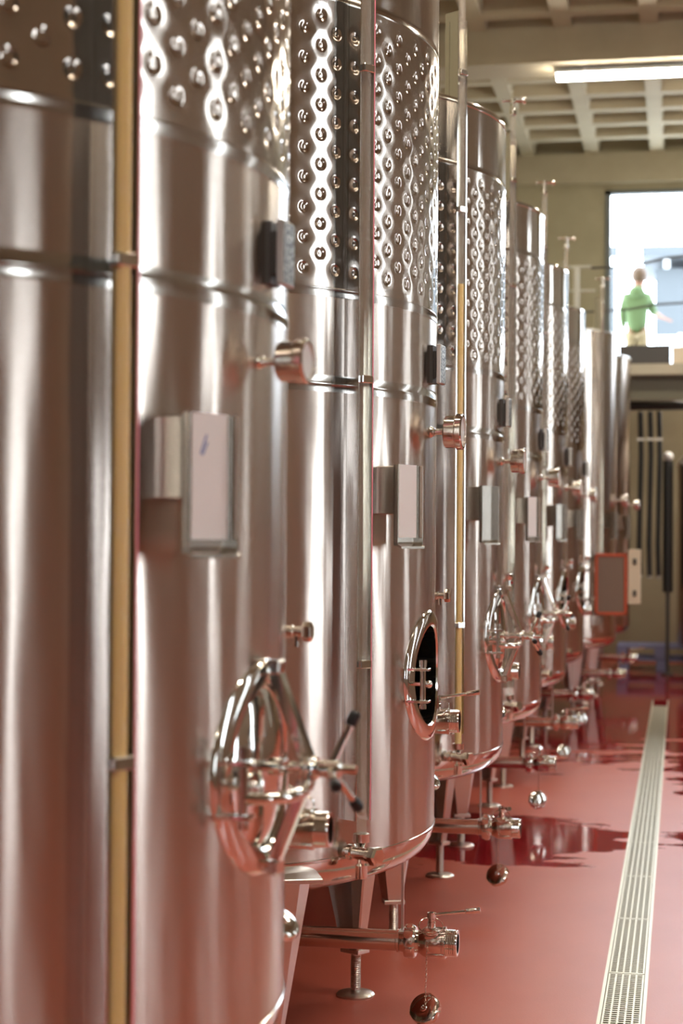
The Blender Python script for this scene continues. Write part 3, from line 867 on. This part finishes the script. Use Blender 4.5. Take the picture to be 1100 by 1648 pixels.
plain_tank(-1.545, 16.33, 3.42, 'plain steel tank behind the dimpled row with an open red-gasketed door', True, True)
plain_tank(-1.49, 18.50, 3.42, 'last plain steel tank of the row, beside the mezzanine', False, False)

# ------------------------------------------------------------------ far end: mezzanine, railing, clutter
bm = newbm(); add_box(bm, XL, XR, 19.9, YB - .13, 3.38, 3.5)
struct('mezzanine_floor', bm, 'mezz', 'concrete edge of the mezzanine under the bright opening')
bm = newbm(); add_box(bm, XL, XR, YB + .3, 34, 3.2, 3.5)
struct('terrace_floor', bm, 'white', 'pale ground outside the upper opening')
b = newbm()
add_box(b, XL, XR, 19.98, 20.18, 3.10, 3.13); add_box(b, XL, XR, 19.98, 20.18, 3.35, 3.38); add_box(b, XL, XR, 20.06, 20.10, 3.13, 3.35)
struct('steel_beam', b, 'darkolive', 'steel beam under the mezzanine edge')
b = newbm(); add_lathe(b, [(.05, 0), (.05, XR - XL)], along_x(XL, 20.3, 3.06), 14)
tag(obj('black_pipe', b, 'rubber'), 'dark horizontal pipe under the mezzanine', 'pipe')

b = newbm(); add_box(b, -.68, -.12, 19.90, 20.25, 3.50, 3.70, bev=.006)
bx = obj('dark_trough', b, 'dark'); tag(bx, 'dark grey low trough on the mezzanine edge below the person', 'trough')
b = newbm(); add_box(b, -.685, -.115, 19.895, 19.91, 3.685, 3.705); obj('lip', b, 'dark', bx)
b = newbm(); add_box(b, -.10, .75, 19.92, 20.20, 3.50, 3.68, bev=.006)
bx = obj('cream_crate', b, 'cream'); tag(bx, 'cream crate beside the dark trough on the mezzanine', 'crate')
b = newbm(); add_box(b, -.105, .755, 19.915, 20.205, 3.665, 3.685); obj('lip', b, 'cream', bx)

rl = empty('railing', (0, 19.95, 3.5)); tag(rl, 'thin metal railing with slack dark cable along the mezzanine edge', 'railing')
for x in (-2.6, -1.16, 1.9, 3.6):
    b = newbm(); add_box(b, x - .03, x + .03, -.03, .03, 0, 1.10, bev=.004); add_box(b, x - .06, x + .06, -.05, .05, 0, .012); obj('post', b, 'rail', rl)
b = newbm(); add_tube(b, [(XL + .1, 0, 1.10), (-1.0, 0, 1.10)], .016, 10); obj('top_rail', b, 'rail', rl)
b = newbm(); add_tube(b, [(XL + .1, 0, .83), (-.95, 0, .83)], .014, 10); obj('middle_rail', b, 'rail', rl)
b = newbm(); add_tube(b, [(-1.0, 0, 1.085), (-.7, 0, 1.09), (-.4, 0, 1.125), (-.16, 0, 1.18), (.02, 0, 1.195), (.4, 0, 1.18), (1.9, 0, 1.08)], .014, 8); obj('cable', b, 'cable', rl)
b = newbm(); add_tube(b, [(-1.1, 0, .59), (-.6, 0, .61), (-.29, 0, .66), (.5, 0, .70), (1.9, 0, .6)], .012, 8); obj('cable', b, 'cable', rl)

for k, (x, zb) in enumerate([(-.455, 1.15), (-.345, 1.14), (-.245, 1.14)]):
    t = empty('black_hose', (x, 20.35, 3.0))
    b = newbm(); add_tube(b, [(0, 0, 0), (.01, 0, -.5), (0, 0, -1.0), (-.008, 0, -1.5), (0, 0, zb - 3.0)], .030, 10); obj('hose', b, 'rubber', t)
    b = newbm(); add_lathe(b, [(0, -.03), (.028, -.03), (.028, .03), (0, .03)], T(0, 0, zb - 3.0), 12); obj('end_fitting', b, 'galv', t)
    b = newbm(); add_box(b, -.04, .04, -.03, .03, -.33, -.30); obj('hose_clip', b, 'galv', t)
    tag(t, ['leftmost', 'middle', 'rightmost'][k] + ' of three black hoses hanging under the mezzanine', 'hose', 'hanging black hoses')
t = empty('black_standpipe', (-.145, 20.6, 0))
b = newbm(); add_lathe(b, [(0, .95), (.058, .95), (.058, 2.45), (0, 2.45)], I4, 18); obj('pipe', b, 'rubber', t)
b = newbm(); add_ball(b, (0, 0, 2.50), .055); obj('cap', b, 'white', t)
b = newbm(); add_lathe(b, [(0, 0), (.07, 0), (.07, .02), (.022, .03), (.022, .96), (0, .96)], I4, 14); obj('stand', b, 'dark', t)
tag(t, 'thick black standpipe with pale cap near the right edge', 'pipe')

t = empty('small_tank', (.62, 20.75, 0)); tag(t, 'low steel tank cut off by the right edge, behind the drain', 'tank')
b = newbm(); add_lathe(b, [(.64, .35), (.66, .40), (.66, 2.40)], I4, 96); obj('shell', b, 'shell', t)
b = newbm(); add_lathe(b, [(.66, 2.40), (.67, 2.42), (.62, 2.50), (.1, 2.62), (0, 2.62)], I4, 64); obj('lid', b, 'satin', t)
b = newbm(); add_lathe(b, [(.64, .35), (.5, .30), (0, .27)], I4, 64); obj('bottom', b, 'upper', t)
for k in range(4):
    a = k * PI / 2 + PI / 4
    b = newbm(); add_tube(b, [(.5 * math.cos(a), .5 * math.sin(a), 0), (.5 * math.cos(a), .5 * math.sin(a), .34)], .03, 12); obj('leg', b, 'satin', t)

for k, (x, y, z, nm) in enumerate([(-.72, 21.2, 0, 'blue-grey plastic pallet lying on the floor by the end wall'), (-.74, 21.18, .15, 'blue-grey plastic pallet stacked on top of the other one')]):
    t = empty('plastic_pallet', (x, y, z)); tag(t, nm, 'pallet', 'stacked pallets')
    for q in range(5):
        b = newbm(); add_box(b, 0, 1.0, q * .16, q * .16 + .11, .115, .145, bev=.004); obj('slat', b, 'plastic_blue', t)
    for q in range(3):
        b = newbm(); add_box(b, q * .44, q * .44 + .12, 0, .75, 0, .115, bev=.004); obj('runner', b, 'plastic_blue', t)

# outdoors through the opening
t = empty('outdoor_shed', (0, 30, 3.5)); tag(t, 'pale shed with grey wall seen outside the bright opening', 'shed')
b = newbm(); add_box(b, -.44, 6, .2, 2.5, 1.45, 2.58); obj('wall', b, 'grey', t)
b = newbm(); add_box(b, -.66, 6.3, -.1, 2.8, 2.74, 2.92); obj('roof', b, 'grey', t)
b = newbm(); add_box(b, -.44, 6, .2, 2.5, 0, 1.45); obj('base', b, 'white', t)
for x in (-.3, 2.0, 4.5):
    b = newbm(); add_box(b, x, x + .1, .25, .35, 2.55, 2.76); obj('roof_post', b, 'white', t)
t = empty('outdoor_gate', (-1.3, 29, 3.5)); tag(t, 'narrow grey gate panel at the left of the bright opening', 'gate')
b = newbm(); add_box(b, -.2, .24, 0, .08, .1, 2.45); obj('panel', b, 'grey', t)
b = newbm(); add_box(b, -.26, .28, -.02, .1, 2.62, 2.78); obj('top_bar', b, 'grey', t)
b = newbm(); add_box(b, -.26, -.2, -.02, .1, 0, 2.78); obj('gate_post', b, 'white', t)
t = empty('white_table', (-.05, 25.1, 3.5)); tag(t, 'white work table in front of the person outside', 'table')
b = newbm(); add_box(b, 0, 2.2, -.4, .4, .82, .87, bev=.01); obj('table_top', b, 'white', t)
for (x, y) in ((.06, -.34), (2.14, -.34), (.06, .34), (2.14, .34)):
    b = newbm(); add_box(b, x - .03, x + .03, y - .03, y + .03, 0, .82); obj('leg', b, 'white', t)

# ------------------------------------------------------------------ person
def skin_obj(name, verts, edges, mat, parent, root=0, sub=2):
    """verts: (x,y,z,rx,ry)"""
    me = bpy.data.meshes.new(name); bm = bmesh.new(); lay = bm.verts.layers.skin.verify()
    vs_ = []
    for k, (x, y, z, rx, ry) in enumerate(verts):
        v = bm.verts.new((x, y, z)); v[lay].radius = (rx, ry); v[lay].use_root = (k == root); vs_.append(v)
    for a, b_ in edges: bm.edges.new((vs_[a], vs_[b_]))
    bm.to_mesh(me); bm.free(); me.materials.append(M[mat])
    o = bpy.data.objects.new(name, me); COL.objects.link(o)
    s = o.modifiers.new('Skin', 'SKIN'); s.use_smooth_shade = True
    d = o.modifiers.new('Subdivision', 'SUBSURF'); d.levels = sub; d.render_levels = sub
    if parent: o.parent = parent
    return o
PPOS = (-.60, 24.4, 3.5)
per = empty('person', PPOS); per.scale = (.84, .9, 1)
tag(per, 'person in a green hooded sweatshirt and khaki trousers, back turned, reaching right', 'person')
# facing away from the viewer and a little to the right (+y forward, +x to the right of picture)
bodyv = [(0, 0, .95, .13, .10), (0, 0, 1.12, .125, .095), (0, .01, 1.27, .14, .095), (0, .02, 1.39, .09, .075), (.02, .03, 1.44, .095, .095), (.03, .045, 1.53, .09, .095),
         (.035, .055, 1.61, .105, .110), (.035, .055, 1.70, .080, .09),
         (-.17, .02, 1.36, .055, .055), (-.22, .02, 1.10, .042, .042), (-.20, .12, .90, .033, .033), (-.19, .17, .84, .028, .020), (-.185, .20, .80, .030, .016),
         (.17, .03, 1.36, .055, .055), (.22, .06, 1.15, .042, .042), (.36, .20, 1.10, .033, .033), (.43, .27, 1.075, .026, .020), (.48, .31, 1.06, .030, .016),
         (-.09, 0, .88, .085, .085), (-.10, .01, .50, .058, .06), (-.10, -.02, .10, .04, .04), (-.11, .10, .04, .04, .03),
         (.09, 0, .88, .085, .085), (.10, .02, .50, .058, .06), (.11, 0, .10, .04, .04), (.12, .12, .04, .04, .03)]
bodye = [(0, 1), (1, 2), (2, 3), (3, 4), (4, 5), (5, 6), (6, 7), (2, 8), (8, 9), (9, 10), (10, 11), (11, 12), (2, 13), (13, 14), (14, 15), (15, 16), (16, 17), (0, 18), (18, 19), (19, 20), (20, 21), (0, 22), (22, 23), (23, 24), (24, 25)]
nb = len(bodyv)
for (hx, hy, hz, dx, dy, base) in ((-.185, .20, .80, .1, .95, 12), (.48, .31, 1.06, .75, .62, 17)):
    d = Vector((dx, dy, -.12)).normalized(); s = Vector((d.y, -d.x, 0))
    for q, (off, L) in enumerate(((-.028, .062), (-.010, .075), (.010, .072), (.028, .058), (.036, .045))):
        p0 = Vector((hx, hy, hz)) + s * off + d * (.028 if q < 4 else -.01)
        dd = d if q < 4 else (d + s * .8).normalized()
        p1 = p0 + dd * L * .55; p2 = p0 + dd * L + Vector((0, 0, -.012))
        n0 = len(bodyv)
        bodyv += [(*p0, .0095, .009), (*p1, .009, .0085), (*p2, .0075, .007)]
        bodye += [(base, n0), (n0, n0 + 1), (n0 + 1, n0 + 2)]
skin_obj('body', bodyv, bodye, 'skin', per, 0)
hv = [(0, 0, .80, .17, .13), (0, 0, 1.06, .19, .14), (0, .01, 1.24, .20, .135), (0, .02, 1.38, .14, .12), (.01, .03, 1.44, .11, .11),
      (-.19, .02, 1.33, .082, .08), (-.235, .02, 1.10, .066, .066), (-.215, .10, .93, .048, .048),
      (.19, .03, 1.33, .082, .08), (.25, .06, 1.15, .072, .070), (.30, .13, 1.12, .055, .055)]
he = [(0, 1), (1, 2), (2, 3), (3, 4), (2, 5), (5, 6), (6, 7), (2, 8), (8, 9), (9, 10)]
skin_obj('sweatshirt', hv, he, 'hoodie', per, 0)
b = newbm(); add_ball(b, (0.0, -.085, 1.40), .115, sc=(1.15, .62, .75)); obj('hood', b, 'hoodie', per)
tv = [(0, 0, .93, .15, .115), (-.085, 0, .82, .125, .11), (-.095, .01, .48, .095, .09), (-.10, -.02, .07, .062, .065), (.085, 0, .82, .125, .11), (.095, .02, .48, .095, .09), (.11, 0, .07, .062, .065)]
skin_obj('trousers', tv, [(0, 1), (1, 2), (2, 3), (0, 4), (4, 5), (5, 6)], 'khaki', per, 0)
b = newbm(); add_ball(b, (.035, .035, 1.645), .128, sc=(1.05, 1.05, .98)); obj('hair', b, 'hair', per)
b = newbm()
for s in (-1, 1): add_ball(b, (.035 + s * .122, .055, 1.575), .022, sc=(.5, .8, 1.2))
add_ball(b, (.075, .165, 1.60), .018, sc=(.8, 1.2, 1)); obj('face_features', b, 'skin', per)
for s in (-.105, .115):
    b = newbm(); add_ball(b, (s, .06, .045), .07, sc=(.7, 1.9, .64)); obj('shoe', b, 'shoe', per)
